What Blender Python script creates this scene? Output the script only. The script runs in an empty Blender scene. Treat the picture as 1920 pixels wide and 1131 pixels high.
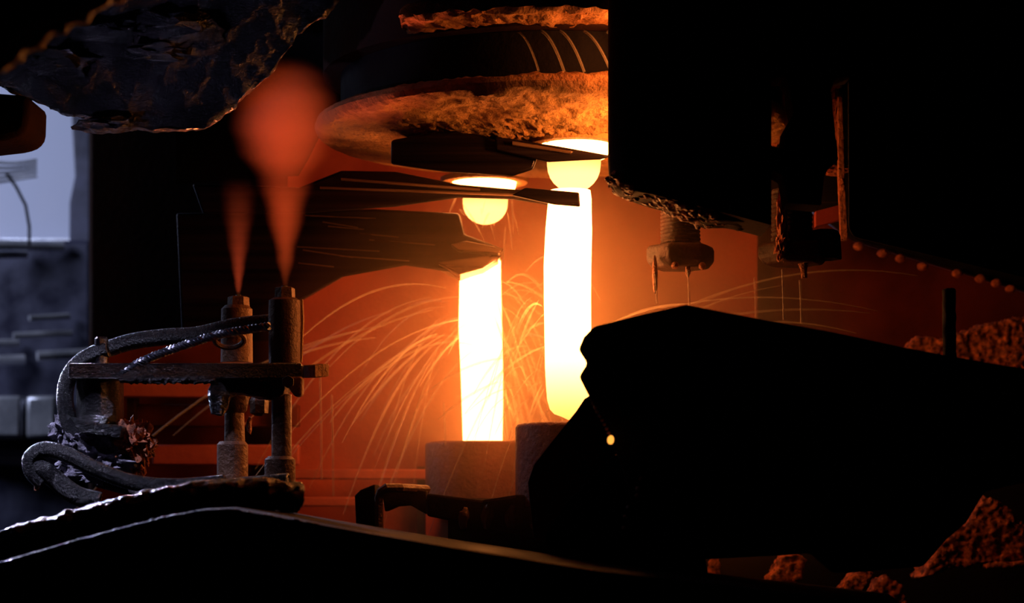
import bpy, bmesh, math, random
import numpy as np
from mathutils import Vector, noise, Matrix
random.seed(7)
sc = bpy.context.scene
COL = sc.collection
F = 3750.0; HY = 950.0          # focal length in pixels of the 1920 frame, row of the horizon
# ------------------------------------------------------------------ camera
cam = bpy.data.cameras.new('camera'); co = bpy.data.objects.new('camera', cam); COL.objects.link(co)
cam.sensor_width = 36.0; cam.lens = F/1920*36.0
cam.shift_y = (HY-565.5)/1920
cam.clip_start = 0.05; cam.clip_end = 60
co.location = (0, -3, 0); co.rotation_euler = (math.pi/2, 0, 0)
cam.dof.use_dof = True; cam.dof.focus_distance = 2.85; cam.dof.aperture_fstop = 4.5
sc.camera = co
# ------------------------------------------------------------------ world, lights, exposure
sc.view_settings.view_transform = 'Standard'; sc.view_settings.look = 'None'
sc.view_settings.exposure = 0.0; sc.view_settings.gamma = 1.0; sc.view_settings.use_curve_mapping = False
w = bpy.data.worlds.new('world'); sc.world = w; w.use_nodes = True
w.node_tree.nodes['Background'].inputs[0].default_value = (0.25, 0.22, 0.8, 1)
w.node_tree.nodes['Background'].inputs[1].default_value = 0.004
def area(name, loc, target, size, power, color, spread=180, sy=None):
    l = bpy.data.lights.new(name, 'AREA'); l.energy = power; l.color = color; l.size = size
    l.shape = 'RECTANGLE'; l.size_y = sy or size; l.spread = math.radians(spread)
    o = bpy.data.objects.new(name, l); COL.objects.link(o); o.location = loc
    o.rotation_euler = (Vector(target)-Vector(loc)).to_track_quat('-Z', 'Y').to_euler()
    return o
# blue-white workshop lamps: one over the bay behind on the left, one above the aisle to the left
area('bay_lamp', (-2.6, 1.4, 1.5), (-1.7, 3.3, 0.4), 0.9, 50, (0.66, 0.74, 1.0))
area('mist_fill', (-.55, .50, -.06), (-.325, -.17, .50), 0.06, .7, (1.0, .17, .06), 24)  # added red fill aimed up at the spray mist
# added orange fills for flange lip and bowl underside, behind the hanging housing
area('bowl_fill', (.21, -.28, .615), (-.05, -.25, .672), 0.04, .35, (1.0, .28, .06), 120)
area('bowl_fill', (.22, -.20, .505), (-.05, .02, .575), 0.05, .7, (1.0, .34, .07), 120)
area('aisle_lamp', (-1.15, -1.0, 1.5), (-.70, -.2, .08), 0.04, 1.1, (0.66, 0.66, 1.0), 24)
area('rim_fill', (-1.55, 1.15, .85), (-.72, -.55, -.02), 0.12, 3.6, (0.66, 0.66, 1.0), 30)  # added fill from behind left for glints on the rims
area('casting_fill', (-1.5, -1.6, -.3), (-.52, -.28, .62), 0.04, .16, (0.60, 0.56, 1.0), 15)  # added fill from below for glints on the overhead casting
# ------------------------------------------------------------------ helpers
DOFF = 0.0
def P(px, py, d):
    d = d+DOFF
    return Vector(((px-960)/F*d, d-3.0, (HY-py)/F*d))
def S(d): return (d+DOFF)/F            # metres per pixel at distance d

class G:
    def __init__(s): s.V = []; s.F = []
    def add(s, vs, fs):
        n = len(s.V); s.V += [Vector(v) for v in vs]; s.F += [tuple(i+n for i in f) for f in fs]; return s
    def box(s, a, b, rz=0, ry=0):
        a = Vector(a); b = Vector(b); c = (a+b)/2; h = (b-a)/2
        R = Matrix.Rotation(rz, 3, 'Z') @ Matrix.Rotation(ry, 3, 'Y')
        vs = [c + R @ Vector((x*h.x, y*h.y, z*h.z)) for x in (-1, 1) for y in (-1, 1) for z in (-1, 1)]
        return s.add(vs, [(0,1,3,2),(4,6,7,5),(0,4,5,1),(2,3,7,6),(0,2,6,4),(1,5,7,3)])
    def pbox(s, x0, y0, x1, y1, d, t):          # box by the outline of its front face, depth t
        a = P(x0, y1, d); b = P(x1, y0, d); b.y += t
        return s.box(a, b)
    def prism(s, pts, d, t, shift=(0, 0)):      # outline at distance d pushed back by t
        n = len(pts); fr = [P(x, y, d) for x, y in pts]
        bk = [v + Vector((shift[0], t, shift[1])) for v in fr]
        fs = [tuple(range(n)), tuple(range(2*n-1, n-1, -1))]
        fs += [(i, i+n, (i+1) % n+n, (i+1) % n) for i in range(n)]
        return s.add(fr+bk, fs)
    def slab(s, pts, t):                        # flat outline of 3-D points, thickness t upward
        n = len(pts); lo = [Vector(p) for p in pts]; up = [v+Vector((0, 0, t)) for v in lo]
        fs = [tuple(range(n)), tuple(range(2*n-1, n-1, -1))]
        fs += [(i, i+n, (i+1) % n+n, (i+1) % n) for i in range(n)]
        return s.add(lo+up, fs)
    def tube(s, pts, r, seg=10, closed_ends=True):
        pts = [Vector(p) for p in pts]; n = len(pts)
        rs = r if isinstance(r, (list, tuple)) else [r]*n
        base = len(s.V); up = None
        for i, p in enumerate(pts):
            t = (pts[min(i+1, n-1)]-pts[max(i-1, 0)])
            t = t.normalized() if t.length > 1e-9 else Vector((0, 0, 1))
            if up is None:
                up = Vector((0, 0, 1)) if abs(t.z) < .9 else Vector((0, 1, 0))
            a = (up - t*up.dot(t)).normalized(); up = a; b = t.cross(a)
            for k in range(seg):
                q = 2*math.pi*k/seg
                s.V.append(p + (a*math.cos(q)+b*math.sin(q))*rs[i])
        for i in range(n-1):
            for k in range(seg):
                k2 = (k+1) % seg
                s.F.append((base+i*seg+k, base+i*seg+k2, base+(i+1)*seg+k2, base+(i+1)*seg+k))
        if closed_ends:
            s.F.append(tuple(base+k for k in reversed(range(seg))))
            s.F.append(tuple(base+(n-1)*seg+k for k in range(seg)))
        return s
    def lathe(s, prof, c, seg=40, a0=0.0):      # (r, z) profile about the vertical through c
        c = Vector(c); base = len(s.V); n = len(prof)
        for r, z in prof:
            for k in range(seg):
                q = a0+2*math.pi*k/seg
                s.V.append(c + Vector((r*math.cos(q), r*math.sin(q), z)))
        for i in range(n-1):
            for k in range(seg):
                k2 = (k+1) % seg
                s.F.append((base+i*seg+k, base+i*seg+k2, base+(i+1)*seg+k2, base+(i+1)*seg+k))
        if prof[0][0] > 1e-6: s.F.append(tuple(base+k for k in reversed(range(seg))))
        if prof[-1][0] > 1e-6: s.F.append(tuple(base+(n-1)*seg+k for k in range(seg)))
        return s
    def blob(s, c, r, seed=0, amp=.25, freq=2.0, sub=3):
        bm = bmesh.new(); bmesh.ops.create_icosphere(bm, subdivisions=sub, radius=1)
        off = Vector((seed*3.17, seed*1.9, seed*7.3)); r = Vector(r) if not isinstance(r, (int, float)) else Vector((r, r, r))
        vs = []
        for v in bm.verts:
            k = 1+amp*noise.fractal(v.co*freq+off, 1.0, 2.0, 4)*2
            vs.append(Vector(c)+Vector((v.co.x*r.x, v.co.y*r.y, v.co.z*r.z))*k)
        fs = [tuple(v.index for v in f.verts) for f in bm.faces]; bm.free()
        return s.add(vs, fs)

ROOTLOC = {}
def tag(o, label=None, cat=None, group=None, kind=None):
    if label: o['label'] = label
    if cat: o['category'] = cat
    if group: o['group'] = group
    if kind: o['kind'] = kind
    return o
def thing(name, label, cat, loc, group=None):
    o = bpy.data.objects.new(name, None); COL.objects.link(o); o.location = loc
    o.empty_display_size = .03
    return tag(o, label, cat, group)
def worldloc(o):
    v = Vector((0, 0, 0))
    while o is not None:
        v += Vector(o.location); o = o.parent
    return v
def obj(name, g, mat, parent=None, smooth=True, bevel=0, bseg=2, voxel=0, disp=None, sub=0, label=None, kind=None, auto=35, disp2=None):
    me = bpy.data.meshes.new(name)
    V = g.V
    if parent is None:
        xs = [v.x for v in V]; ys = [v.y for v in V]; zs = [v.z for v in V]
        loc = Vector(((min(xs)+max(xs))/2, (min(ys)+max(ys))/2, min(zs))); off = loc
    else:
        loc = Vector((0, 0, 0)); off = worldloc(parent)
    me.from_pydata([tuple(v-off) for v in V], [], g.F); me.update()
    bm = bmesh.new(); bm.from_mesh(me)
    bmesh.ops.remove_doubles(bm, verts=bm.verts, dist=1e-6)
    bmesh.ops.recalc_face_normals(bm, faces=bm.faces); bm.to_mesh(me); bm.free()
    me.materials.append(mat)
    o = bpy.data.objects.new(name, me); COL.objects.link(o); o.location = loc
    if parent is not None: o.parent = parent
    if smooth:
        me.polygons.foreach_set('use_smooth', [True]*len(me.polygons))
        if not voxel: me.set_sharp_from_angle(angle=math.radians(auto))
    if bevel:
        m = o.modifiers.new('bevel', 'BEVEL'); m.width = bevel; m.segments = bseg; m.limit_method = 'ANGLE'
        m.angle_limit = math.radians(30)
    if voxel:
        m = o.modifiers.new('remesh', 'REMESH'); m.mode = 'VOXEL'; m.voxel_size = voxel; m.use_smooth_shade = True
    if sub:
        m = o.modifiers.new('sub', 'SUBSURF'); m.levels = sub; m.render_levels = sub; m.subdivision_type = 'SIMPLE'
    for dd in (disp, disp2):
        if dd:
            strength, scale = dd
            key = 'clouds_%g' % scale
            t = bpy.data.textures.get(key) or bpy.data.textures.new(key, 'CLOUDS')
            t.noise_scale = scale; t.noise_depth = 3
            m = o.modifiers.new('disp', 'DISPLACE'); m.texture = t; m.strength = strength; m.mid_level = .5
            m.texture_coords = 'GLOBAL'
    if label: o['label'] = label
    if kind: o['kind'] = kind
    return o

# ------------------------------------------------------------------ materials
def nodes(name):
    m = bpy.data.materials.new(name); m.use_nodes = True
    return m, m.node_tree.nodes, m.node_tree.links
def surf(name, c1, c2=None, rough=.5, metal=0.0, bump=.3, bscale=60, nscale=12, stretch=(1, 1, 1), spec=.5, bdist=.004, rvar=.15, detail=8, coat=0):
    m, N, L = nodes(name); b = N['Principled BSDF']
    tc = N.new('ShaderNodeTexCoord'); mp = N.new('ShaderNodeMapping'); mp.inputs['Scale'].default_value = stretch
    L.new(tc.outputs['Object'], mp.inputs[0])
    n1 = N.new('ShaderNodeTexNoise'); n1.inputs['Scale'].default_value = nscale; n1.inputs['Detail'].default_value = 6
    L.new(mp.outputs[0], n1.inputs['Vector'])
    rp = N.new('ShaderNodeValToRGB'); rp.color_ramp.elements[0].position = .35; rp.color_ramp.elements[1].position = .65
    rp.color_ramp.elements[0].color = (*c1, 1); rp.color_ramp.elements[1].color = (*(c2 or c1), 1)
    L.new(n1.outputs[0], rp.inputs[0]); L.new(rp.outputs[0], b.inputs['Base Color'])
    mr = N.new('ShaderNodeMapRange'); mr.inputs[1].default_value = .3; mr.inputs[2].default_value = .7
    mr.inputs[3].default_value = max(.04, rough-rvar); mr.inputs[4].default_value = min(1, rough+rvar)
    L.new(n1.outputs[0], mr.inputs[0]); L.new(mr.outputs[0], b.inputs['Roughness'])
    b.inputs['Metallic'].default_value = metal; b.inputs['Specular IOR Level'].default_value = spec
    if coat: b.inputs['Coat Weight'].default_value = coat; b.inputs['Coat Roughness'].default_value = .08
    if bump:
        n2 = N.new('ShaderNodeTexNoise'); n2.inputs['Scale'].default_value = bscale; n2.inputs['Detail'].default_value = detail
        n2.inputs['Roughness'].default_value = .6
        L.new(mp.outputs[0], n2.inputs['Vector'])
        bp = N.new('ShaderNodeBump'); bp.inputs['Strength'].default_value = bump; bp.inputs['Distance'].default_value = bdist
        L.new(n2.outputs[0], bp.inputs['Height']); L.new(bp.outputs[0], b.inputs['Normal'])
        if coat: L.new(bp.outputs[0], b.inputs['Coat Normal'])
    return m
M = {}
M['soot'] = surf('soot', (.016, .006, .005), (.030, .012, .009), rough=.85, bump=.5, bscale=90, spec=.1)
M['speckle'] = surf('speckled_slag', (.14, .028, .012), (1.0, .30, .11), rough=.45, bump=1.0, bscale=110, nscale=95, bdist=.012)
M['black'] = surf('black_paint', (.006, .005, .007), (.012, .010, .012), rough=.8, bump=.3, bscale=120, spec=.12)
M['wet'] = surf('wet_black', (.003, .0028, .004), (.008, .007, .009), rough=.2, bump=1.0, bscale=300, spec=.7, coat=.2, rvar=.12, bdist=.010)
M['wire'] = surf('steel_wire', (.12, .12, .15), (.3, .3, .36), rough=.3, bump=.3, metal=.9)
M['glint_crust'] = surf('pale_glint_crust', (.06, .055, .07), (.30, .28, .36), rough=.35, bump=1.0, bscale=160, nscale=60, bdist=.008)  # pale speckle carrying lamp glints in its colour
M['iron'] = surf('scaled_iron', (.07, .03, .018), (.20, .09, .045), rough=.45, bump=.8, bscale=130, metal=.3)
M['steel'] = surf('worn_steel_highlight', (.12, .06, .04), (.30, .17, .11), rough=.35, bump=.4, bscale=60, metal=.7, stretch=(.15, 1, 1.5), nscale=30)  # lightened so the shear highlights are part of its colour
M['shear'] = surf('shear_steel', (.012, .007, .011), (.03, .016, .022), rough=.38, bump=.45, bscale=160, metal=.75, stretch=(.03, .4, 2.2), nscale=40, bdist=.0015, rvar=.1, detail=3)
M['ironred'] = surf('dark_iron', (.11, .015, .012), (.22, .035, .025), rough=.5, bump=.8, bscale=90, metal=.2)
M['boltiron'] = surf('bolt_iron', (.02, .007, .006), (.07, .02, .014), rough=.6, bump=.8, bscale=90, spec=.3)
M['rail'] = surf('rail_rust', (.28, .055, .05), (.42, .10, .07), rough=.8, bump=.5, bscale=40, nscale=5, spec=.2)
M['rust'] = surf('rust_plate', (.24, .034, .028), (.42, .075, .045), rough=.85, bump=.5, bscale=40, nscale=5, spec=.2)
M['rustdark'] = surf('dark_rust', (.03, .006, .004), (.20, .035, .02), rough=.9, bump=.5, bscale=30, nscale=4, spec=.1)  # darker rust; on the right guard panel it paints the light's fall-off
M['refr_lit_edge'] = surf('fired_crust_lit_edge', (.30, .11, .03), (.55, .27, .09), rough=.75, bump=1.0, bscale=70, nscale=14, bdist=.01)  # crust of the bowl; also painted-in light on barrel and bar edges
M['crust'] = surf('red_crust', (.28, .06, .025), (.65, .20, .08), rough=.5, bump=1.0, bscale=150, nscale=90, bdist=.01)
M['paint'] = surf('pale_paint', (.42, .46, .62), (.50, .52, .66), rough=.7, bump=.1, nscale=1.5)
M['bluegrey'] = surf('blue_grey', (.008, .008, .025), (.035, .036, .075), rough=.5, bump=.3, bscale=20)
M['alu'] = surf('pale_metal', (.35, .36, .42), (.5, .5, .56), rough=.35, bump=.3, bscale=30, metal=.6)
M['hose'] = surf('rubber_hose', (.004, .004, .006), (.010, .009, .012), rough=.28, bump=1, bscale=260, spec=.6, coat=.15, rvar=.12, bdist=.006)
def glow(name, c, s, edge=None):
    m, N, L = nodes(name); N.remove(N['Principled BSDF']); e = N.new('ShaderNodeEmission')
    e.inputs[0].default_value = (*c, 1); e.inputs[1].default_value = s
    L.new(e.outputs[0], N['Material Output'].inputs[0])
    if edge is not None:      # cooler glass towards one end along object z: (z0, z1, colour, strength)
        z0, z1, c2, s2 = edge
        tc = N.new('ShaderNodeTexCoord'); sp = N.new('ShaderNodeSeparateXYZ'); mr = N.new('ShaderNodeMapRange')
        mr.interpolation_type = 'SMOOTHSTEP'
        L.new(tc.outputs['Object'], sp.inputs[0]); L.new(sp.outputs[2], mr.inputs[0])
        mr.inputs[1].default_value = z0; mr.inputs[2].default_value = z1
        mx = N.new('ShaderNodeMix'); mx.data_type = 'RGBA'
        mx.inputs[6].default_value = (*[k*s for k in c], 1); mx.inputs[7].default_value = (*[k*s2 for k in c2], 1)
        L.new(mr.outputs[0], mx.inputs[0]); L.new(mx.outputs[2], e.inputs[0]); e.inputs[1].default_value = 1
    return m
HOT = (1.0, .31, .07)
M['molten'] = glow('molten_glass', HOT, 24.0)
M['molten_tip'] = glow('molten_glass_cooler_tip', HOT, 24.0, (.16, -.01, (1, .33, .06), 2.6))
M['molten_cut'] = glow('molten_glass_cut', HOT, 7, (.02, .05, (1, .36, .08), 2.4))

# haze: warm steam over the gob path
def haze():
    m, N, L = nodes('warm_haze'); N.remove(N['Principled BSDF'])
    v = N.new('ShaderNodeVolumePrincipled'); v.inputs['Color'].default_value = (.88, .58, .34, 1)
    v.inputs['Density'].default_value = .6; v.inputs['Anisotropy'].default_value = .15
    tc = N.new('ShaderNodeTexCoord'); mp = N.new('ShaderNodeMapping'); mp.vector_type = 'TEXTURE'
    mp.inputs['Location'].default_value = (-.18, .205, .49); mp.inputs['Scale'].default_value = (.55, .62, .50)
    ln = N.new('ShaderNodeVectorMath'); ln.operation = 'LENGTH'; mr = N.new('ShaderNodeMapRange')
    L.new(tc.outputs['Object'], mp.inputs[0]); L.new(mp.outputs[0], ln.inputs[0]); L.new(ln.outputs['Value'], mr.inputs[0])
    mr.inputs[1].default_value = 1.0; mr.inputs[2].default_value = 0.0; mr.inputs[3].default_value = 0.0; mr.inputs[4].default_value = 1.9
    pw = N.new('ShaderNodeMath'); pw.operation = 'POWER'; pw.inputs[1].default_value = 1.8; L.new(mr.outputs[0], pw.inputs[0])
    L.new(pw.outputs[0], v.inputs['Density'])
    L.new(v.outputs[0], N['Material Output'].inputs[1])
    return m
# ------------------------------------------------------------------ the setting
FLOORZ = -1.0
o = obj('floor', G().box((-5, -4, FLOORZ-.1), (4, 6, FLOORZ)), M['black'], smooth=False, kind='structure')
o = obj('wall_back', G().box((-5, 3.6, FLOORZ), (4, 3.75, 3.2)), M['paint'], smooth=False, kind='structure')
o = obj('wall_right', G().box((3.2, -4, FLOORZ), (3.35, 3.6, 3.2)), M['black'], smooth=False, kind='structure')
o = obj('ceiling', G().box((-5, -4, 3.2), (4, 6, 3.3)), M['black'], smooth=False, kind='structure')
o = obj('trim_1', G().box((-5, 3.5, 0.82-.06), (4, 3.6, 0.82+.05)), M['alu'], smooth=False, kind='structure')
# ------------------------------------------------------------------ feeder bowl above
BC = Vector((.067, .14, 0))
bowl = thing('feeder_bowl', 'round iron feeder bowl overhead with glowing crusted underside and two openings', 'feeder bowl', (BC.x, BC.y, .53))
g = G()
g.lathe([(.335, .596), (.335, .668), (.30, .668), (.30, .596)], BC, 96)
obj('neck', g, M['black'], bowl)
def crust_lathe(prof, seg, ampf, seed=0):
    g = G(); base = 0; n = len(prof)
    for i, (r, z) in enumerate(prof):
        for k in range(seg):
            q = 2*math.pi*k/seg
            a = ampf(r, z, q)
            p = Vector((math.cos(q)*r, math.sin(q)*r, z))
            sv = Vector((q*3.0, r*16, z*16+seed))
            h = noise.fractal(sv*1.6, .9, 2.1, 5) + .6*abs(noise.noise(sv*6))
            h2 = noise.fractal(p*95, .8, 2.1, 4)
            g.V.append(BC+p+Vector((math.cos(q)*h*a*.5, math.sin(q)*h*a*.5, -(h+h2*.5)*a)))
    for i in range(n-1):
        for k in range(seg):
            k2 = (k+1) % seg
            g.F.append((i*seg+k, i*seg+k2, (i+1)*seg+k2, (i+1)*seg+k))
    return g
def lin(a, b, n): return [a+(b-a)*i/(n-1) for i in range(n)]
prof = [(.300, .600), (.33, .602), (.362, .602), (.372, .598), (.375, .590), (.372, .582)]
prof += [(r, .578-.034*min(1, (.37-r)/.2)) for r in lin(.366, .02, 70)] + [(0.0001, .544)]
amp = lambda r, z, q: (.0012 if r > .371 else .006*min(1, max(.12, (math.cos(q-5.3)+1)/2*1.2)) * (1 if r > .12 else .35))
us = obj('underside_crust', crust_lathe(prof, 420, amp), M['refr_lit_edge'], bowl, label='rough fired crust lit orange from below')
# orifices
OR = [(.096, 0.0), (-.046, .345)]
for i, (x, y) in enumerate(OR):
    g = G().lathe([(.074, .549), (.072, .541), (.060, .540), (.055, .541), (.053, .548)], (x, y, 0), 48)
    obj('orifice_ring', g, M['refr_lit_edge'], bowl)
    g = G().lathe([(.0535, .543), (.052, .534), (.045, .524), (.03, .517), (.0001, .514)], (x, y, 0), 40)
    obj('glass_bulge', g, M['molten'], bowl, label='white-hot molten glass filling the opening')
# flange above, crusted lip
prof = [(.31, .708), (.31, .682), (.345, .675), (.41, .668), (.430, .671), (.436, .680), (.430, .692), (.41, .700)]
pr2 = []
for a, b in zip(prof[:-1], prof[1:]):
    pr2 += [(a[0]+(b[0]-a[0])*t, a[1]+(b[1]-a[1])*t) for t in (0, .33, .66)]
pr2.append(prof[-1])
def crust_lip(g):
    for v in g.V:
        d = v-BC; r = math.hypot(d.x, d.y); q = math.degrees(math.atan2(d.y, d.x))
        k = max(0, min(1, (q+128)/7, (-52-q)/7))
        r2 = r if r < .345 else .345+(r-.345)*k
        if k == 0: v.z = max(v.z, .675)
        v.x = BC.x+d.x/r*r2; v.y = BC.y+d.y/r*r2
    return g
fl = thing('casing_flange', 'crusted round iron flange above the feeder bowl, glowing lip at the top', 'flange', (BC.x, BC.y, .66))
obj('lip', crust_lip(crust_lathe(pr2, 480, lambda r, z, q: .007, 5)), M['refr_lit_edge'], fl)
obj('casing', G().lathe([(.362, .669), (.362, 1.0), (.05, 1.0), (.05, .669)], BC, 64), M['soot'], fl)

obj('side_shroud', G().prism([(200, -200), (800, -200), (790, 150), (700, 190), (640, 220), (600, 255), (578, 300), (560, 330), (330, 345), (330, 250), (200, 200)], 3.35, .05, (0, .03)), M['black'], bowl)

# ------------------------------------------------------------------ molten glass
def gob(name, label, pts, mat, seg=36):
    # pts: (z, x-centre, y, radius)
    g = G()
    g.tube([Vector((x, y, z)) for z, x, y, r in pts], [r for *_, r in pts], seg)
    o = obj(name, g, mat); tag(o, label, 'molten glass', 'molten glass gobs'); return o
def fromrows(rows, d):
    out = []
    for py, xl, xr in rows:
        c = P((xl+xr)/2, py, d); out.append((c.z, c.x, c.y, (xr-xl)/2*S(d)))
    return out
DL, DR = 3.345, 3.0
rows = [(787, 1062, 1066), (785, 1050, 1080), (779, 1039, 1094), (768, 1031, 1102), (750, 1026, 1107), (725, 1024, 1109), (690, 1022, 1109), (560, 1020, 1108), (500, 1019.5, 1108.5), (430, 1023, 1110), (387, 1027, 1109), (372, 1029, 1109), (358, 1031, 1107)]
gob('glass_gob', 'longest white-hot glass gob falling in front, rounded end above the right cup', fromrows(rows, DR), M['molten_tip'])
rows = [(905, 868, 942), (828, 868, 942), (760, 866, 943), (700, 864, 943), (610, 860, 941), (560, 861, 940), (515, 862, 939), (492, 863, 939), (484, 864, 938)]
gob('glass_gob', 'white-hot glass gob dropping into the left cup', fromrows(rows, DL), M['molten'])
def bowlshape(cx, ytop, ybot, hw, d):
    rows = []
    h = ybot-ytop
    for t in (0.0, .02, .07, .15, .27, .42, .6, .8, 1.0):
        k = min(1, math.sqrt(max(0, 1-(1-min(1, t*1.25+.0))**2.3)))
        w_ = max(.01, k)*(hw*(.93+.07*t))
        rows.append((ybot-h*t, cx-w_, cx+w_))
    return fromrows(rows, d)
gob('glass_gob_end', 'short bowl-shaped white-hot glass end just sheared off under the right opening', bowlshape(1076, 298, 360, 51, DR), M['molten_cut'])
gob('glass_gob_end', 'smaller bowl-shaped glowing glass end under the left opening', bowlshape(910, 373, 421, 42.5, DL), M['molten_cut'])

# ------------------------------------------------------------------ shears
def hplate(name, pts, d0, Z, t, mat, parent, bevel=.002):
    vs = []
    for px, py in pts:
        dd = F*Z/(HY-py); vs.append(Vector(((px-960)/F*dd, dd-3, Z)))
    return obj(name, G().slab(vs, t), mat, parent, bevel=bevel)
sh = thing('upper_shear_arm', 'dark steel shear arm reaching under the right opening, square left end', 'shear arm', P(850, 300, 2.98))
obj('arm_block', G().prism([(733, 263), (822, 246), (900, 252), (1010, 290), (1000, 318), (960, 331), (830, 322), (733, 309)], 2.93, .09, (0, .016)), M['shear'], sh, bevel=.004)
obj('blade', G().prism([(930, 256), (1050, 275), (1150, 293), (1127, 299), (1030, 304), (930, 282)], 2.92, .12, (0, .02)), M['shear'], sh, bevel=.002)
obj('blade_edge', G().prism([(960, 264), (1075, 284), (1070, 288), (960, 272)], 2.912, .01), M['steel'], sh, bevel=.001)
sl = thing('lower_shear_arm', 'long dark shear arm slanting under the left opening towards the front gob', 'shear arm', P(800, 360, 3.1))
obj('arm_block', G().prism([(560, 352), (640, 320), (740, 322), (860, 346), (985, 357), (1087, 363), (1088, 387), (1035, 386), (960, 374), (860, 371), (740, 388), (575, 400), (380, 402), (360, 345)], 3.15, .10, (0, .016)), M['shear'], sl, bevel=.004)
obj('blade', G().prism([(985, 352), (1086, 361), (1088, 388), (1040, 384), (960, 366)], 2.93, .20, (0, .03)), M['shear'], sl, bevel=.002)
for k, (x0, y0, x1, y1) in enumerate([(600, 352, 980, 366), (640, 336, 900, 356)]):
    obj('wear_strip', G().tube([P(x0, y0, 3.145), P(x1, y1, 3.145)], .0022, 6), M['steel'], sl)
s3 = thing('rear_shear_arm', 'wide dark shear arm with streaked face below the left opening', 'shear arm', P(760, 450, 3.3))
obj('arm_block', G().prism([(540, 396), (700, 392), (860, 400), (870, 440), (945, 468), (938, 484), (905, 500), (862, 513), (760, 498), (640, 520), (575, 558), (500, 600), (340, 620), (330, 400)], 3.27, .07, (0, .010)), M['shear'], s3, bevel=.004)
obj('blade', G().prism([(845, 458), (875, 452), (945, 466), (938, 475), (860, 468)], 3.24, .12), M['steel'], s3, bevel=.002)
obj('blade', G().prism([(820, 492), (905, 480), (935, 482), (905, 503), (862, 515)], 3.24, .12), M['steel'], s3, bevel=.002)
for k in range(9):
    y = 405+k*11+random.uniform(-3, 3); x0 = random.uniform(550, 700)
    obj('streak_ridge', G().tube([P(x0, y, 3.268), P(x0+random.uniform(60, 170), y+random.uniform(5, 16), 3.268)], .0011, 5), M['steel'], s3)  # thin paler streaks raised on the arm face

# ------------------------------------------------------------------ cups
def cup(cx, cy, r, ztop, h, label):
    t = thing('gob_cup', label, 'cup', (cx, cy, ztop-h))
    seg = 64
    prof = [(r*.90, ztop-h), (r, ztop-h+.006), (r, ztop-.006), (r-.002, ztop-.002), (r-.006, ztop), (r-.012, ztop-.003), (r-.014, ztop-.02), (r*.5, ztop-h+.01), (.0001, ztop-h+.01)]
    obj('shell', G().lathe(prof, (cx, cy, 0), seg), M['ironred'], t, auto=50)
    obj('base_ring', G().lathe([(r*.8, ztop-h-.02), (r*1.04, ztop-h-.02), (r*1.04, ztop-h+.004), (r*.8, ztop-h+.004)], (cx, cy, 0), seg), M['soot'], t)
    return t
cup(-.049, .345, .096, .1075, .10, 'left round iron cup catching the falling gob')
cup(.098, 0.0, .093, .124, .13, 'right round iron cup under the rounded gob end')
# support deck below the cups
dk = thing('support_deck', 'dark iron deck carrying the cups, with scalloped lower lip', 'deck', (0, .15, -.12))
obj('deck_plate', G().prism([(800, 925), (905, 938), (968, 928), (1240, 930), (1240, 1010), (1010, 1010), (800, 968)], 2.95, .75), M['soot'], dk, bevel=.004)
obj('front_lip', G().prism([(905, 938), (966, 930), (968, 934), (906, 942)], 2.93, .02), M['iron'], dk)
for k in range(6):
    obj('drip', G().blob(P(870+k*44, 968+random.uniform(-3, 6), 2.945), (.008, .006, .012+random.uniform(0, .01)), k, sub=2), M['iron'], dk)
obj('post', G().pbox(840, 965, 1180, 2300, 3.1, .3), M['soot'], dk)
# strap bracket left of the cups
br = thing('strap_bracket', 'bent iron strap bracket with lit edge left of the cups', 'bracket', P(720, 1000, 2.95))
obj('side_block', G().prism([(665, 930), (676, 919), (703, 908), (708, 996), (668, 994)], 2.95, .10), M['soot'], br, bevel=.002)
obj('strap', G().tube([P(711, 1003, 2.94), P(710, 960, 2.94), P(710, 935, 2.94), P(714, 922, 2.94), P(724, 915, 2.94), P(750, 915, 2.95), P(800, 918, 3.05)], .0066, 8), M['iron'], br, label='strap edge lit orange')
obj('arm', G().prism([(715, 915), (800, 920), (800, 965), (770, 948), (745, 950), (722, 960)], 3.0, .06), M['soot'], br, bevel=.002)

# ------------------------------------------------------------------ rear guard and rails
gp = thing('rear_guard_panel', 'rusty back guard panel glowing orange behind the falling gobs', 'panel', P(1000, 1000, 3.7))
g = G().pbox(540, 120, 1420, 1100, 3.72, .02)
obj('panel', g, M['rust'], gp)
rg = thing('right_guard_panel', 'red guard panel with shade in its colour behind the two hanging bolts', 'panel', P(1700, 800, 3.8))
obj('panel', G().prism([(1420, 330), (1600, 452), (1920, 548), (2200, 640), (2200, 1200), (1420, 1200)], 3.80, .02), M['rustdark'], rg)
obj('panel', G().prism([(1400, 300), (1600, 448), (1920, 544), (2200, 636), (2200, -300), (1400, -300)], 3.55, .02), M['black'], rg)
rv = [(1610, 462), (1655, 475), (1688, 485), (1730, 500), (1795, 513), (1838, 523), (1868, 531), (1895, 542)]
for x, y in rv:
    obj('rivet', G().blob(P(x, y, 3.54), (.010, .012, .008), x, .05, sub=2), M['crust'], rg)
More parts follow.
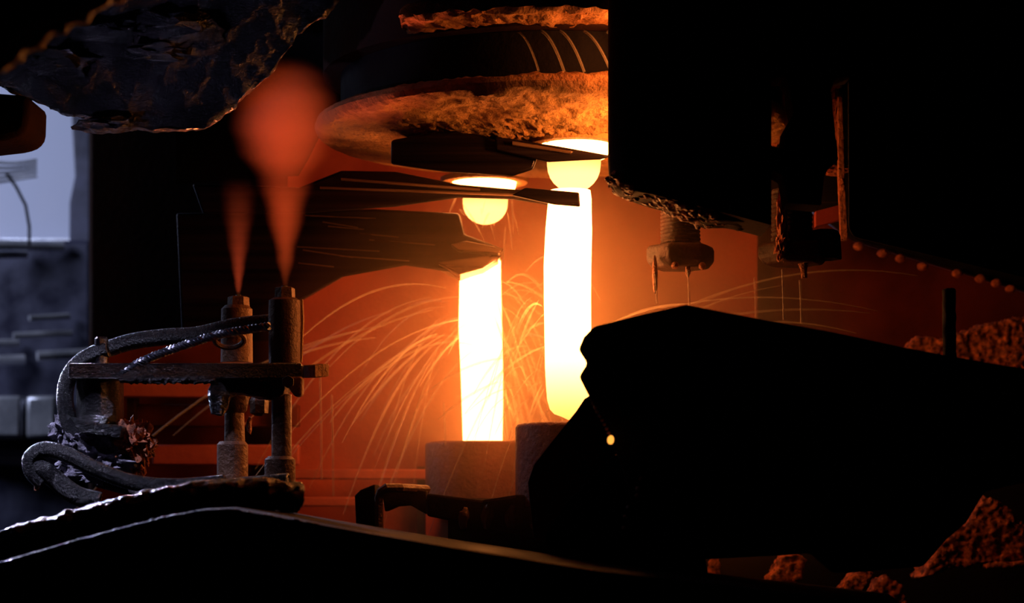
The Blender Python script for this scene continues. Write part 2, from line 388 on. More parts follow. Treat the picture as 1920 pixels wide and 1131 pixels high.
# rails on the left
rails = [(225, 712, 540, 745), (250, 758, 560, 800), (285, 834, 560, 872), (545, 880, 800, 899), (545, 932, 672, 950)]
rk = thing('rail_rack', 'rack of rusty horizontal guard rails glowing behind the spray nozzles', 'rack', P(500, 950, 3.6))
for k, (x0, y0, x1, y1) in enumerate(rails):
    obj('guard_rail', G().pbox(x0, y0, x1, y1, 3.60 if k != 1 else 3.66, .03), M['rail'] if k != 1 else M['rustdark'], rk, bevel=.003, label='dark rail' if k == 1 else None)  # second rail is set back and darker
for x in (238, 520, 782): obj('rail_post', G().box(P(x, 1990, 3.63), P(x+14, 705 if x < 600 else 875, 3.63)+Vector((0, .05, 0))), M['soot'], rk)
o = obj('backing_plate', G().pbox(180, 640, 560, 1100, 3.85, .02), M['rustdark']); tag(o, 'dim red plate behind the rails on the left', 'plate')
o = obj('machine_cabinet', G().pbox(165, 60, 545, 2080, 4.3, .3), M['soot'], bevel=.01); tag(o, 'dark machine cabinet in shadow behind the spray, left', 'cabinet')
o = obj('warm_haze', G().box((-.52, -.55, -.30), (1.1, .74, .66)), haze()); tag(o, 'warm orange steam hanging around the falling gobs', 'steam', kind='stuff')

# ------------------------------------------------------------------ left bay: post, rods, cable
o = obj('support_post', G().prism([(133, 200), (168, 200), (168, 700), (128, 700), (130, 380), (140, 330)], 5.6, .12), M['bluegrey'], bevel=.004)
tag(o, 'blue-grey steel post right of the pale wall', 'post')
bars = [(-40, 0, 458, 120, 462, .010), (-40, 0, 478, 50, 477, .008), (0, 85, 597, 130, 593, .006), (0, 55, 630, 135, 625, .007), (0, -30, 645, 34, 643, .008), (0, 100, 668, 175, 662, .010), (0, -30, 678, 46, 674, .010), (0, 68, 764, 90, 757, .010)]
mc = thing('machine', 'blue-grey machine with pale rods and blocks under the pale wall at the left', 'machine', P(0, 1000, 5.2))
obj('machine_body', G().box(P(-200, 1900, 5.2), P(170, 450, 5.2)+Vector((0, .4, 0))), M['bluegrey'], mc, bevel=.01)
for k, (z_, x0, y0, x1, y1, r) in enumerate(bars):
    obj('rod', G().tube([P(x0-30, y0, 5.12), P(x1, y1, 5.18)], r*1.3, 8), M['alu'], mc)
obj('side_block', G().pbox(-100, 742, 40, 822, 5.05, .16), M['alu'], mc, bevel=.01)
obj('side_block', G().pbox(48, 742, 105, 822, 5.05, .16), M['alu'], mc, bevel=.01)
obj('pale_rail', G().tube([P(-80, 850, 5.17), P(120, 862, 5.17)], .022, 8), M['alu'], mc)
wc = thing('wire_coil', 'loops of pale wire with a thin dark tail at the left edge against the wall', 'wire', P(0, 340, 4.9))
for k in range(5):
    pts = [P(-30+i*9, 300+k*9+6*math.sin(i/11*3.14+k*.3), 4.9+k*.02) for i in range(12)]
    obj('loop', G().tube(pts, .004, 6), M['alu'], wc)
obj('tail', G().tube([P(12, 325, 4.95), P(30, 350, 4.95), P(48, 385, 4.96), P(55, 425, 4.96), P(55, 460, 4.97)], .004, 6), M['black'], wc)
o = obj('hanging_clamp', G().prism([(-60, 170), (54, 178), (52, 240), (36, 256), (10, 262), (-60, 270)], 2.9, .12), M['soot'], bevel=.01); tag(o, 'dark clamp block hanging at the left edge over the pale wall', 'clamp')

# ------------------------------------------------------------------ overhead casting, upper left
oc = thing('overhead_casting', 'rough black casting overhead at the upper left with wet glints', 'casting', P(300, 200, 2.8))
pts = [(-80, -80), (700, -80), (620, 20), (560, 70), (520, 130), (440, 200), (380, 245), (300, 250), (230, 240), (160, 222), (110, 205), (62, 188), (30, 165), (-80, 150)]
obj('body', G().prism(pts, 2.75, .20, (-.09, .06)), M['wet'], oc, voxel=.005, disp=(.022, .05), disp2=(.006, .013))
for k, (x, y, rx, rz) in enumerate([(330, 60, .06, .02), (290, 100, .04, .012), (210, 60, .05, .015), (120, 120, .04, .02), (200, 235, .04, .010)]):
    obj('slag_lump', G().blob(P(x, y, 2.75), (rx, .03, rz), k, .3, 3), M['wet'], oc)
ob = thing('front_beam', 'blurred dark beam crossing the upper left corner with glinting lower edge', 'beam', P(60, 60, 1.7))
g = G().tube([P(-120, 175, 1.75), P(-20, 122, 1.75), P(90, 50, 1.78), P(200, -12, 1.8), P(320, -70, 1.85)], .011, 10)
obj('edge_bead', g, M['crust'], ob, voxel=.003, disp=(.012, .012), label='lumpy glinting edge bead')
obj('web', G().prism([(-200, 200), (-20, 108), (90, 36), (200, -26), (320, -90), (320, -300), (-200, -300)], 1.77, .05), M['black'], ob)

# ------------------------------------------------------------------ right: hanging housing
hb = thing('hanging_housing', 'big dark rounded housing hanging right of the feeder bowl, crusted lower edge', 'housing', P(1300, 400, 2.6))
def housing():
    g = G()
    x0 = P(1146, 0, 2.55).x; x1 = P(1452, 0, 2.55).x
    R = .052; ys = -.42; yb = -.31
    # plan outline (rounded left side), lofted by height with rounded bottom
    def ring(z, ins):
        pts = []
        for q in lin(math.pi/2*3, math.pi, 8): pts.append((x0+R+ins+R*math.cos(q), ys+.055+.055*math.sin(q)))
        for q in lin(math.pi, math.pi/2, 8): pts.append((x0+R+ins+R*math.cos(q), yb-.055+.055*math.sin(q)))
        pts += [(x1, yb), (x1, ys)]
        return [Vector((a, b, z)) for a, b in pts]
    def zof(x, zr):  # sloped bottom
        return zr
    rows = []
    Zc = S(2.55)
    levels = [(-60, 0), (60, 0), (200, 0), (280, 0), (305, 1), (322, 5), (335, 11), (344, 20)]
    for py, ins in levels:
        rows.append(ring((HY-py)*Zc, ins*Zc))
    n = len(rows[0])
    for r_ in rows: g.V += r_
    for i in range(len(rows)-1):
        for k in range(n):
            k2 = (k+1) % n
            g.F.append((i*n+k, i*n+k2, (i+1)*n+k2, (i+1)*n+k))
    g.F.append(tuple(range(n))[::-1]); g.F.append(tuple((len(rows)-1)*n+k for k in range(n)))
    # slope: push bottom down with x
    for v in g.V:
        if v.z < (HY-250)*Zc:
            k = ((HY-250)*Zc-v.z)/(94*Zc)
            v.z -= k*max(0, (v.x-x0-.02))*.26
    return g
obj('shell', housing(), M['soot'], hb, auto=60)
g = G(); rc = random.Random(3)
line = [(1152, 322), (1162, 340), (1180, 352), (1205, 360), (1235, 370), (1265, 382), (1290, 392), (1320, 404), (1360, 410)]
for i in range(150):
    k = rc.random()*(len(line)-1.001); j = int(k); u = k-j
    x = line[j][0]*(1-u)+line[j+1][0]*u; y = line[j][1]*(1-u)+line[j+1][1]*u
    dd = rc.uniform(2.585, 2.68)
    p = P(x, y-3, 2.59); p.y = dd-3
    g.blob(p, (rc.uniform(.004, .009), rc.uniform(.004, .009), rc.uniform(.003, .007)), i, .3, sub=2)
obj('edge_crust', g, M['crust'], hb, voxel=.002, disp=(.006, .008), label='lumpy crust lit orange along the lower edge')
obj('lower_lug', G().prism([(1280, 378), (1300, 398), (1330, 412), (1398, 416), (1424, 402), (1428, 370), (1300, 360)], 2.60, .08), M['soot'], hb, voxel=.004, disp=(.01, .03))
# black structure on the right
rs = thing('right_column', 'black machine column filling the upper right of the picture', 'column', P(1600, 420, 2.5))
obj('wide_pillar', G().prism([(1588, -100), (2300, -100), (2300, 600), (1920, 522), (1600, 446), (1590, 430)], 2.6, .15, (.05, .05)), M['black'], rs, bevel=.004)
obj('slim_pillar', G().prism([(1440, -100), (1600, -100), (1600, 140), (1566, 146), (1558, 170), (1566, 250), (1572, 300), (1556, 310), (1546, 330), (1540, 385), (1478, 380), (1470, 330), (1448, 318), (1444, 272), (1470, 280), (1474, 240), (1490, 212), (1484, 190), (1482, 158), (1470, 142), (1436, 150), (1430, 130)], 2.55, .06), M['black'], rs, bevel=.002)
sb = thing('rust_scabbed_plate', 'rust scabs glimpsed in the gaps of the black machine column', 'plate', P(1500, 320, 3.15))
obj('back_plate', G().pbox(1425, 60, 1600, 378, 3.18, .02), M['black'], sb)
for k, (x, y, rx, rz) in enumerate([(1462, 148, .022, .010), (1476, 185, .012, .035), (1462, 215, .008, .02), (1450, 250, .009, .02), (1452, 262, .011, .008), (1562, 160, .011, .010), (1567, 200, .008, .03), (1575, 245, .007, .022), (1560, 318, .022, .008), (1528, 293, .014, .004)]):
    obj('rust_scab', G().blob(P(x, y, 3.16), (rx, .012, rz), k+4, .4, 3), M['crust'], sb)
st = thing('hanging_strap', 'narrow rusty strap hanging at the edge of the black column', 'strap', P(1580, 450, 3.12))
obj('strap', G().prism([(1572, 180), (1580, 180), (1584, 330), (1590, 450), (1577, 452), (1572, 330)], 3.10, .012), M['crust'], st, bevel=.001)
for y in (340, 352): obj('rivet', G().blob(P(1579, y, 3.095), .006, y, .1, sub=2), M['crust'], st)
obj('cross_piece', G().prism([(1530, 396), (1576, 384), (1576, 412), (1530, 424)], 3.15, .02), M['rust'], st)
def tbolt(cx, ytop, ybot, hw, hx0, hx1, hy0, hy1, d, label, mat):
    t = thing('hanging_bolt', label, 'bolt', P(cx, hy1, d+.03), 'hanging bolts')
    c = P(cx, 0, d); c.z = 0; c.y += .03
    zt = P(0, ytop, d).z; zb = P(0, ybot, d).z
    r = hw*S(d)
    prof = []
    n = 26
    for i in range(n):
        z = zt+(zb-zt)*i/(n-1); prof.append((r*(1+(.04 if i % 2 else -.02)), z))
    obj('shank', G().lathe([(.001, zt)]+prof+[(.001, zb)], c, 28), mat, t, disp=(.003, .02))
    obj('head', G().lathe([(.001, P(0, hy0, d).z), ((hx1-hx0)/2*S(d)*.9, P(0, hy0, d).z), ((hx1-hx0)/2*S(d), P(0, hy0+6, d).z), ((hx1-hx0)/2*S(d), P(0, hy1-14, d).z), ((hx1-hx0)/2*S(d)*.82, P(0, hy1, d).z), (.001, P(0, hy1+2, d).z)], P((hx0+hx1)/2, HY, d)+Vector((0, .03, 0)), 6, .1), mat, t, bevel=.003, auto=20)
    return t
b1 = tbolt(1279, 370, 458, 37, 1213, 1345, 456, 500, 2.95, 'left hanging bolt with square dark head beside the front gob', M['boltiron'])
b2 = tbolt(1490, 350, 460, 38, 1424, 1562, 452, 492, 2.90, 'right hanging bolt with crusted shank and dark head under the black column', M['boltiron'])
for x, y, l in ((1228, 500, .030), (1290, 500, .012)):
    obj('drip', G().blob(P(x, y+l*500, 2.95), (.004, .004, l), x, .1, sub=2), M['crust'], b1)
for x, y in ((1266, 497), (1317, 499)):
    obj('drip', G().blob(P(x, y, 2.94), (.006, .006, .006), x, .1, sub=2), M['crust'], b1)
obj('drip', G().tube([P(1506, 494, 2.91), P(1507, 505, 2.91), P(1508, 522, 2.91)], [.008, .005, .0045], 8), M['crust'], b2, label='orange drip')
obj('side_nut', G().lathe([(.001, P(0, 430, 2.92).z), (.02, P(0, 430, 2.92).z), (.024, P(0, 440, 2.92).z), (.026, P(0, 485, 2.92).z), (.001, P(0, 488, 2.92).z)], P(1546, HY, 2.93), 6), M['soot'], b2, bevel=.002)
obj('scab', G().blob(P(1466, 410, 2.89), (.008, .010, .040), 3, .4, 4), M['crust'], b2, label='rough orange scab down the left side')
obj('scab', G().blob(P(1464, 465, 2.88), (.007, .010, .018), 9, .4, 4), M['crust'], b2)

# ------------------------------------------------------------------ front deflector
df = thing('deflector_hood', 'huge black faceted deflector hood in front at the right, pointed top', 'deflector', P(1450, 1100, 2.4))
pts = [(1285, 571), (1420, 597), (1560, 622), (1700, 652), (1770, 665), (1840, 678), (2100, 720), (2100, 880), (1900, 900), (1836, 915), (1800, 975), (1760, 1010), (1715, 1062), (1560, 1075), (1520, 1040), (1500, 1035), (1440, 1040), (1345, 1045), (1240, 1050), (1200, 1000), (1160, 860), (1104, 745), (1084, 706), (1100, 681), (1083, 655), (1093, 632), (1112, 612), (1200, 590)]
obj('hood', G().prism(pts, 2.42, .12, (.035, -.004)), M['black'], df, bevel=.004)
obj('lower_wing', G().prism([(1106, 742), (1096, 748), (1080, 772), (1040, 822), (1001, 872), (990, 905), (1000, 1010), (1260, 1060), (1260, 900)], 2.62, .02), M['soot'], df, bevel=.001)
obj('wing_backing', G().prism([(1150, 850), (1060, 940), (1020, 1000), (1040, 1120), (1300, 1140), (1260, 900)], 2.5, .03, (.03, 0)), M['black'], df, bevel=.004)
for k in range(8):
    p = P(1112+k*4.2, 756+k*8, 2.415)
    obj('bead', G().blob(p, .0022, k, .1, sub=2), M['crust'], df)
o = obj('glowing_drop', G().blob(P(1145, 825, 2.40), (.0042, .004, .0055), 2, .05, sub=2), glow('ember', (1, .35, .05), 1.6)); tag(o, 'small glowing drop hanging on the dark deflector wing', 'drop')
for k, (x, y) in enumerate([(1202, 898), (1196, 916), (1194, 930), (1178, 952), (1172, 970), (1170, 990)]):
    obj('bead', G().blob(P(x, y, 2.41), .0028, k, .1, sub=2), M['crust'], df)
o = obj('dark_pipe', G().tube([P(1780, 540, 2.6), P(1780, 620, 2.6), P(1782, 760, 2.6)], .009, 10), M['black'], voxel=.003, disp=(.004, .02)); tag(o, 'thin dark pipe standing behind the hood at the right', 'pipe')

# crusted ledges right
o = obj('dark_backing', G().prism([(1230, 1035), (1700, 1035), (1780, 850), (2200, 820), (2200, 1500), (1230, 1500)], 3.5, .06), M['black']); tag(o, 'black backing added as darkness behind the slag heap at the lower right', 'block')  # added to keep the gaps round the slag dark
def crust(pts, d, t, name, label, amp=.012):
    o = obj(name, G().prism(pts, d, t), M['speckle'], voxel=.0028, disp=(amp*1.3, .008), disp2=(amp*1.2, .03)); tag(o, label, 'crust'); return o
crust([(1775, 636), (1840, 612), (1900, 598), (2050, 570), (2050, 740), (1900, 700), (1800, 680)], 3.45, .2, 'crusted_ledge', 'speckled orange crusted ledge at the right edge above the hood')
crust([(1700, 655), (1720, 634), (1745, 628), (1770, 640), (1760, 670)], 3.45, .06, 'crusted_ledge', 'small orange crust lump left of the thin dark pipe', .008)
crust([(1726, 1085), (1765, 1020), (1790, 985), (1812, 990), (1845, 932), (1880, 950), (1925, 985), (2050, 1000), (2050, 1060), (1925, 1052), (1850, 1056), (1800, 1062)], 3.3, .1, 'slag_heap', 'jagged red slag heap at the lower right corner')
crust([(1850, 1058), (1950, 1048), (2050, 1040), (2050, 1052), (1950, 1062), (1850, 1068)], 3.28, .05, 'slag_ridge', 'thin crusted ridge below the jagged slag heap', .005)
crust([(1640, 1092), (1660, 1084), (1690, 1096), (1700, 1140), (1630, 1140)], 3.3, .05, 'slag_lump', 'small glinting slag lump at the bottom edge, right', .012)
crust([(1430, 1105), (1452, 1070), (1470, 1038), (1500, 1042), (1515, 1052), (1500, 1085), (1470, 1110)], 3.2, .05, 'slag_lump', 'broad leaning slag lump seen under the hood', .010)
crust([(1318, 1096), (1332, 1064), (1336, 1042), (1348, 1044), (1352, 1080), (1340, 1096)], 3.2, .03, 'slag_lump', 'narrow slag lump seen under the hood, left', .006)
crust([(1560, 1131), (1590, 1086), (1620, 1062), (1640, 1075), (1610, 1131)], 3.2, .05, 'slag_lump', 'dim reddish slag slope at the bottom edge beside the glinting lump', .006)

# ------------------------------------------------------------------ foreground table and pipe
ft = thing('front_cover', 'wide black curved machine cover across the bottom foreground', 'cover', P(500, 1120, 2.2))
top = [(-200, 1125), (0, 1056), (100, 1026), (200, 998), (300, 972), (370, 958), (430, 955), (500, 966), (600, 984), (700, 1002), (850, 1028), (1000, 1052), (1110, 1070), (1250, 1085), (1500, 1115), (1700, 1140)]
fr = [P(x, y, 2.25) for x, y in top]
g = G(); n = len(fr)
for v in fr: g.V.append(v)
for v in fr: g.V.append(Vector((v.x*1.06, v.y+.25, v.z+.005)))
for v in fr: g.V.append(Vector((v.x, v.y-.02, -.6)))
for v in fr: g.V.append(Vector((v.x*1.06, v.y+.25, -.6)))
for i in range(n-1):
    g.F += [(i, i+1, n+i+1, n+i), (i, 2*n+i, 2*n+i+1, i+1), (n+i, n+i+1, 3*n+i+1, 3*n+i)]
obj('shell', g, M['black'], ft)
g = G().tube([v+Vector((0, .004, -.001)) for v in fr[:9]], .0022, 6)
obj('rim_glint', g, M['glint_crust'], ft, voxel=.0016, disp=(.005, .006), label='pale bead painted as rim glints')  # pale bead stands for glints along the cover edge
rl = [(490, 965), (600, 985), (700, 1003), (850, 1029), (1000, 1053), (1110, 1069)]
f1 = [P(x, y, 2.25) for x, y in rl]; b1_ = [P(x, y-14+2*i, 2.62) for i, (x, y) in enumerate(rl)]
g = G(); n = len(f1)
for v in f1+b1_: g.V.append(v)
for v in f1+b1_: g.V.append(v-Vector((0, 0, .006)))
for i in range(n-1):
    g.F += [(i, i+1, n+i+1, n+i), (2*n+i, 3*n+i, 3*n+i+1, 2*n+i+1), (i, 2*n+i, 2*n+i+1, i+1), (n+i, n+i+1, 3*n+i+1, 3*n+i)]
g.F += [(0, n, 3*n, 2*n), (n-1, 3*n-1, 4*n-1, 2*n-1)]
obj('rim_strip', g, M['rust'], ft, label='reddened strip painting the lit top along the right rim')  # light on the cover top, put in as rust colour
pipe = [P(-60, 1042, 2.45), P(60, 1008, 2.45), P(180, 975, 2.45), P(300, 945, 2.45), P(400, 928, 2.45), P(500, 925, 2.46), P(560, 935, 2.48)]
o = obj('rough_pipe', G().tube(pipe, .020, 16), M['wet'], voxel=.003, disp=(.010, .016)); tag(o, 'thick rough black pipe running along the curved cover at lower left', 'pipe')

# ------------------------------------------------------------------ spray nozzles
DOFF = .22
def lat(prs, cx, d, mat, parent, name, seg=28, a0=0, bevel=0, auto=35, disp=None):
    pr = [(.0001, P(0, prs[0][0], d).z)]+[(hw*S(d), P(0, py, d).z) for py, hw in prs]+[(.0001, P(0, prs[-1][0], d).z)]
    return obj(name, G().lathe(pr, P(cx, HY, d), seg, a0), mat, parent, bevel=bevel, auto=auto, disp=disp)
n1 = thing('spray_nozzle', 'taller front spray nozzle with its right side lit orange', 'nozzle', P(525, 945, 2.6), 'spray nozzles')
cp = lat([(539, 16), (541, 19), (562, 20)], 534, 2.6, M['iron'], n1, 'nozzle_cap', 6, .3, auto=20)
lat([(536, 6), (545, 6)], 534, 2.6, M['wet'], cp, 'tip', 16)
lat([(559, 22), (564, 30), (600, 31), (682, 30)], 534, 2.6, M['iron'], n1, 'barrel')
obj('lit_edge_bead', G().tube([P(563, 562, 2.6), P(565, 600, 2.6), P(563, 640, 2.6), P(562, 680, 2.6)], .0042, 8), M['refr_lit_edge'], n1, disp=(.002, .01))  # paler bead paints the gob light on the barrel's right edge
lat([(740, 19), (862, 19)], 528, 2.6, M['iron'], n1, 'stem')
lat([(856, 22), (862, 29), (930, 29), (946, 22)], 525, 2.6, M['iron'], n1, 'lower_sleeve')
obj('drip', G().blob(P(503, 960, 2.5), (.003, .003, .010), 1, .1, sub=2), M['crust'], n1)
n2 = thing('spray_nozzle', 'shorter rear spray nozzle left of the tall one', 'nozzle', P(437, 910, 2.72), 'spray nozzles')
cp = lat([(556, 16), (558, 20), (575, 21)], 447, 2.72, M['iron'], n2, 'nozzle_cap', 6, .1, auto=20)
lat([(553, 6), (560, 6)], 447, 2.72, M['wet'], cp, 'tip', 16)
lat([(573, 22), (580, 29), (680, 30)], 444, 2.72, M['iron'], n2, 'barrel')
lat([(735, 30), (770, 22), (775, 18), (835, 19)], 440, 2.72, M['iron'], n2, 'stem', disp=(.006, .015))
lat([(828, 24), (834, 29), (905, 29), (914, 22)], 436, 2.72, M['iron'], n2, 'lower_sleeve')
lat([(745, 14), (752, 18), (775, 17), (780, 8)], 486, 2.68, M['iron'], n2, 'side_nut', 6, .2, auto=20)
obj('drip', G().blob(P(467, 797, 2.68), (.004, .004, .012), 5, .3, sub=2), M['crust'], n2)

mb = thing('mounting_bar', 'dark horizontal bar clamping both spray nozzles, square end lit orange', 'bar', P(350, 710, 2.56))
obj('bar', G().pbox(128, 681, 566, 712, 2.555, .03), M['wet'], mb, bevel=.003, disp=(.003, .03))
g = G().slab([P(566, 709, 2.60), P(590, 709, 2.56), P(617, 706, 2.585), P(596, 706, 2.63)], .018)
obj('bar_end', g, M['refr_lit_edge'], mb, bevel=.0015, label='square bar end lit yellow-orange')  # paler colour carries the gob light on the bar end
obj('clamp_lug', G().prism([(538, 706), (567, 706), (566, 742), (552, 744), (538, 724)], 2.54, .03), M['refr_lit_edge'], mb, bevel=.004)  # lug lightened too, gob light put into its colour
obj('clamp_bolt', G().tube([P(540, 716, 2.50), P(540, 716, 2.56)], .009, 6), M['iron'], mb, bevel=.001)
obj('clamp_body', G().prism([(395, 712), (540, 712), (530, 745), (500, 748), (440, 735), (400, 748), (392, 730)], 2.58, .07), M['wet'], mb, voxel=.003, disp=(.006, .015))
o = obj('wet_fringe', G().tube([P(226, 712, 2.55), P(300, 713, 2.55), P(405, 713, 2.55)], .0055, 8), M['wet'], mb, voxel=.0018, disp=(.010, .006), label='wet glinting grime under the bar')
# braided hoses
def rope(name, label, pts, r, d, turns=26, mat=None, cat='hose', strands=3):
    t = thing(name, label, cat, P(pts[0][0], pts[0][1], d))
    V = [P(x, y, (q[0] if q else d)) for x, y, *q in pts]
    # resample with Catmull-Rom
    out = []
    for i in range(len(V)-1):
        p0 = V[max(i-1, 0)]; p1 = V[i]; p2 = V[i+1]; p3 = V[min(i+2, len(V)-1)]
        for k in range(14):
            u = k/14
            out.append(.5*((2*p1)+(p2-p0)*u+(2*p0-5*p1+4*p2-p3)*u*u+(3*p1-p0-3*p2+p3)*u**3))
    out.append(V[-1])
    fat = strands == 2
    if not fat: obj('core', G().tube(out, r*.86, 12), M['hose'], t)
    # braid: helical strands
    L = sum((out[i+1]-out[i]).length for i in range(len(out)-1))
    for sgn in ((1, -1) if strands > 3 else (1,)):
        for s_ in range(3):
            pts2 = []; m = int(turns*12)
            acc = [0]
            for i in range(len(out)-1): acc.append(acc[-1]+(out[i+1]-out[i]).length)
            j = 0
            for k in range(m+1):
                l = L*k/m
                while j < len(out)-2 and acc[j+1] < l: j += 1
                u = (l-acc[j])/max(1e-9, acc[j+1]-acc[j]); p = out[j].lerp(out[j+1], u)
                tg = (out[j+1]-out[j]).normalized(); a = tg.cross(Vector((0, 1, 0))).normalized(); b = tg.cross(a)
                q = sgn*(2*math.pi*turns*k/m)+s_*2.094
                pts2.append(p+(a*math.cos(q)+b*math.sin(q))*r*(.5 if fat else .84))
            obj('strand', G().tube(pts2, r*(.52 if fat else .20), 5), mat or M['hose'], t)
    return t
rope('braided_hose', 'braided steel hose slanting up to the nozzles above the mounting bar', [(228, 700), (262, 680), (310, 660), (360, 643), (402, 630), (440, 622), (505, 612)], .0065, 2.56, 13, M['wire'], 'hose', 2)
rope('black_hose', 'black hose along the top of the nozzle rig behind the braided one', [(200, 655), (250, 640), (310, 632), (370, 628), (440, 612), (505, 605)], .012, 2.63, 40, None, 'hose', 4)
rope('looped_hose', 'upper looped black hose at the lower left of the rig', [(420, 905), (330, 912), (250, 905), (180, 880), (130, 855), (85, 843), (58, 858), (60, 885), (80, 905)], .011, 2.5, 70, None, 'hose', 4)
rope('looped_hose', 'lower looped black hose ending in the wet pipe', [(58, 868, 2.52), (80, 880, 2.5), (110, 905, 2.5), (145, 930, 2.48), (185, 940, 2.48)], .013, 2.5, 30, None, 'hose', 4)
rope('black_hose', 'lowest black hose crossing beneath both nozzle sleeves', [(185, 900, 2.62), (300, 925, 2.6), (400, 915, 2.58), (470, 908, 2.56), (540, 902, 2.55)], .011, 2.5, 50, None, 'hose', 4)
rope('black_hose', 'short thick hose bulging left of the clamp cylinder', [(200, 655), (160, 672), (130, 705), (122, 750), (132, 800), (150, 830)], .012, 2.6, 34, None, 'hose', 4)
# clamp cylinder and crust
cc = thing('clamp_cylinder', 'stout black upright cylinder at the left end of the mounting bar', 'cylinder', P(190, 810, 2.6))
lat([(690, 40), (694, 44), (780, 44), (800, 36)], 188, 2.60, M['wet'], cc, 'body', disp=(.006, .02))
lat([(632, 10), (636, 13), (690, 14)], 190, 2.60, M['wet'], cc, 'bolt', 12)
obj('side_flap', G().prism([(130, 780), (160, 790), (230, 800), (224, 822), (150, 812)], 2.56, .05), M['wet'], cc, voxel=.003, disp=(.006, .012))
cl = thing('crusted_clump', 'pale crusted clump hanging below the black cylinder on the left', 'crust', P(210, 900, 2.6))
for k, (x, y, rx, rz) in enumerate([(150, 830, .018, .014), (185, 825, .02, .016), (215, 815, .02, .014), (245, 830, .018, .022), (265, 835, .014, .022), (255, 865, .010, .020), (200, 860, .03, .02), (150, 860, .024, .018), (120, 812, .012, .018), (180, 885, .03, .012)]):
    obj('lump', G().blob(P(x, y, 2.6+.01*(k % 3)), (rx*1.15, .02, rz*1.15), k+1, .45, 2.6, 4), M['crust'] if x > 235 else M['glint_crust'], cl)
o = obj('small_pipe_end', G().tube([P(70, 905, 2.5), P(68, 920, 2.5)], [.004, .003], 8), M['crust']); tag(o, 'small orange drip under the looped hose', 'drip')
o = obj('valve_ring', G().tube([P(430+28*math.cos(q), 640+16*math.sin(q)-4, 2.66+.02*math.sin(q)) for q in lin(0, 6.283, 30)], .004, 8), M['iron']); tag(o, 'round ring fitting above the bar between hoses and nozzles', 'ring')
o = obj('valve_ring', G().tube([P(392+22*math.cos(q), 918-14*abs(math.sin(q)), 2.55+.02*math.cos(q)) for q in lin(0, 3.14, 20)], .003, 8), M['iron']); tag(o, 'thin arched ring over the lowest hose', 'ring')
o = obj('elbow_fitting', G().tube([P(405, 722, 2.56), P(412, 745, 2.55), P(408, 780, 2.55)], [.010, .017, .010], 10), M['wet'], voxel=.003, disp=(.008, .02)); tag(o, 'dark dripping elbow fitting under the bar left of the rear nozzle stem', 'fitting')

# ------------------------------------------------------------------ mist from the nozzles
def mist(name, label, base, prof, dens, d, color):
    # prof: (py, half width px, weight)
    y0 = prof[0][0]; y1 = prof[-1][0]
    h = (y0-y1)*S(d)
    rmax = max(p[1] for p in prof)*S(d)
    t = P(base[0], base[1], d)
    m, N, L = nodes(name+'_volume'); N.remove(N['Principled BSDF'])
    v = N.new('ShaderNodeVolumePrincipled'); v.inputs['Color'].default_value = (*color, 1)
    tc = N.new('ShaderNodeTexCoord'); sp = N.new('ShaderNodeSeparateXYZ'); L.new(tc.outputs['Object'], sp.inputs[0])
    def math_(op, a, b=None):
        n = N.new('ShaderNodeMath'); n.operation = op
        for i, q in enumerate((a, b)):
            if q is None: continue
            if isinstance(q, (int, float)): n.inputs[i].default_value = q
            else: L.new(q, n.inputs[i])
        return n.outputs[0]
    zz = math_('DIVIDE', sp.outputs[2], h)
    def ramp(vals):
        r = N.new('ShaderNodeValToRGB'); r.color_ramp.interpolation = 'EASE'
        L.new(zz, r.inputs[0]); e = r.color_ramp.elements
        while len(e) < len(vals): e.new(.5)
        for k, (pos, val) in enumerate(vals):
            e[k].position = pos; e[k].color = (val, val, val, 1)
        return r.outputs[0]
    R = math_('MULTIPLY', ramp([((y0-p[0])/(y0-y1), p[1]*S(d)/rmax) for p in prof]), rmax)
    W = ramp([((y0-p[0])/(y0-y1), p[2]) for p in prof])
    rr = math_('SQRT', math_('ADD', math_('MULTIPLY', sp.outputs[0], sp.outputs[0]), math_('MULTIPLY', sp.outputs[1], sp.outputs[1])))
    f = math_('MAXIMUM', math_('SUBTRACT', 1.0, math_('POWER', math_('DIVIDE', rr, R), 2.0)), 0.0)
    f = math_('POWER', f, 2.2)
    L.new(math_('MULTIPLY', math_('MULTIPLY', f, W), dens), v.inputs['Density'])
    L.new(v.outputs[0], N['Material Output'].inputs[1])
    g = G().lathe([(.0001, 0)]+[(max(.006, p[1]*S(d)*1.05), (y0-p[0])*S(d)) for p in prof]+[(.0001, h)], (0, 0, 0), 24)
    o = obj(name, g, m); o.location = t
    # origin at nozzle tip
    me = o.data
    tag(o, label, 'mist', kind='stuff')
    return o
mist('spray_mist', 'reddish plume of spray rising from the taller nozzle into a round puff', (535, 538), [(538, 7, 1), (480, 22, 1), (400, 42, .6), (340, 60, .22), (280, 100, .30), (240, 112, .38), (190, 108, .32), (150, 92, .16), (110, 60, .0)], 20, 2.6, (.97, .42, .28))
mist('spray_mist', 'faint narrow plume of spray rising from the shorter nozzle', (447, 554), [(554, 5, 1), (530, 10, .7), (500, 16, .35), (450, 26, .14), (400, 36, .06), (330, 44, .0)], 26, 2.72, (.95, .48, .42))
DOFF = 0.0
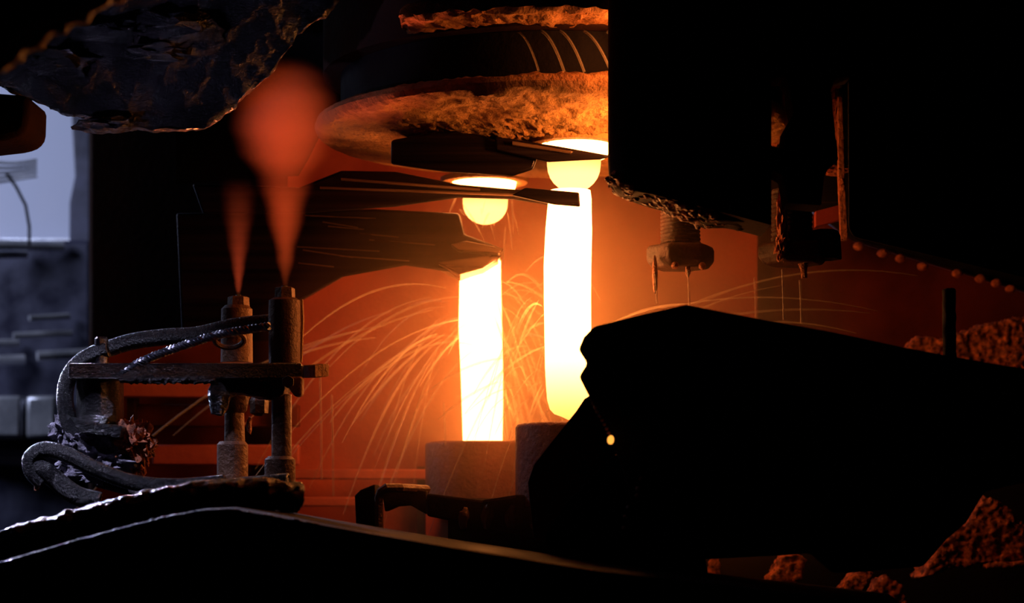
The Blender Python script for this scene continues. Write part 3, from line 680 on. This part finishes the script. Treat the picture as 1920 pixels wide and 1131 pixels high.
# ------------------------------------------------------------------ water streaks thrown off the shears
m, N, L = nodes('water_thread'); b = N['Principled BSDF']
b.inputs['Base Color'].default_value = (.95, .8, .6, 1); b.inputs['Roughness'].default_value = .4; b.inputs['Alpha'].default_value = .15
b.inputs['Transmission Weight'].default_value = 0
M['water'] = m
rnd = random.Random(11)
def arcs(org, jit, n, az, sp, el, tmax, r=(.0009, .0026)):
    g = G()
    for i in range(n):
        o_ = Vector(org)+Vector((rnd.uniform(-1, 1)*jit[0], rnd.uniform(-1, 1)*jit[1], rnd.uniform(-1, 1)*jit[2]))
        a = math.radians(rnd.uniform(*az)); s_ = rnd.uniform(*sp); e = math.radians(rnd.uniform(*el))
        v = Vector((math.cos(a)*math.cos(e), math.sin(a)*math.cos(e), math.sin(e)))*s_
        T = rnd.uniform(.35, 1)*tmax; t0 = rnd.uniform(0, .4)*T; pts = []
        for k in range(16):
            t_ = t0+(T-t0)*k/15
            p = o_+v*t_+Vector((0, 0, -4.9*t_*t_))
            if p.y > .68: break
            pts.append(p)
        if len(pts) > 3:
            rr = rnd.uniform(*r)
            g.tube(pts, [rr*(.25+.75*math.sin(3.14*(k+.5)/len(pts))) for k in range(len(pts))], 5, False)
    return g
for k, (org, jit, n, az, sp, el, tm, lab) in enumerate([
    ((-.03, .36, .30), (.03, .06, .09), 46, (-70, 70), (.3, 1.6), (-60, 60), .26, 'tangle of thin water threads between the two gobs'),
    ((-.06, .36, .30), (.04, .06, .05), 34, (110, 250), (.5, 2.4), (-15, 25), .30, 'thin threads of water arcing left from the rear gob'),
    ((.05, .10, .25), (.03, .06, .12), 24, (110, 250), (.3, 1.5), (-50, 50), .22, 'thin threads of water thrown left from the front gob'),
    ((.14, .10, .22), (.03, .06, .06), 64, (-30, 50), (.8, 3.0), (-10, 40), .22, 'fan of fine water threads rising to the right of the front gob'),
    ((-.05, .33, .50), (.05, .03, .03), 16, (-150, 10), (.2, .9), (-60, 10), .10, 'short droplet threads around the small glass end')]):
    o = obj('water_spray', arcs(org, jit, n, az, sp, el, tm), M['water']); tag(o, lab, 'water', kind='stuff')
g = G()
for i in range(9):
    q = -1.75+i*.09+rnd.uniform(-.02, .02); r0, r1 = .345, .368+rnd.uniform(0, .01)
    p0 = BC+Vector((math.cos(q)*r0, math.sin(q)*r0, .665)); p1 = BC+Vector((math.cos(q+.09)*r1, math.sin(q+.09)*r1, .602))
    pts = [p0.lerp(p1, u)+Vector((0, 0, .02*u*(1-u)*2)) for u in lin(0, 1, 10)]
    g.tube(pts, rnd.uniform(.0012, .0022), 5, False)
o = obj('water_drips', g, M['water']); tag(o, 'slanting streaks of water falling from the flange lip onto the bowl', 'water', kind='stuff')
g = G()
for x, y0, y1, d in [(1229, 510, 570, 2.86), (1290, 505, 575, 2.86), (1415, 520, 600, 2.9), (1467, 505, 600, 2.8), (1500, 525, 605, 2.8), (832, 755, 835, 3.2), (600, 700, 900, 3.0), (622, 740, 930, 3.0)]:
    g.tube([P(x, y0, d), P(x+2, (y0+y1)/2, d), P(x+3, y1, d)], .0018, 5, False)
o = obj('falling_drips', g, M['water']); tag(o, 'thin vertical streaks of dripping water under the bolts and beside the cups', 'water', kind='stuff')
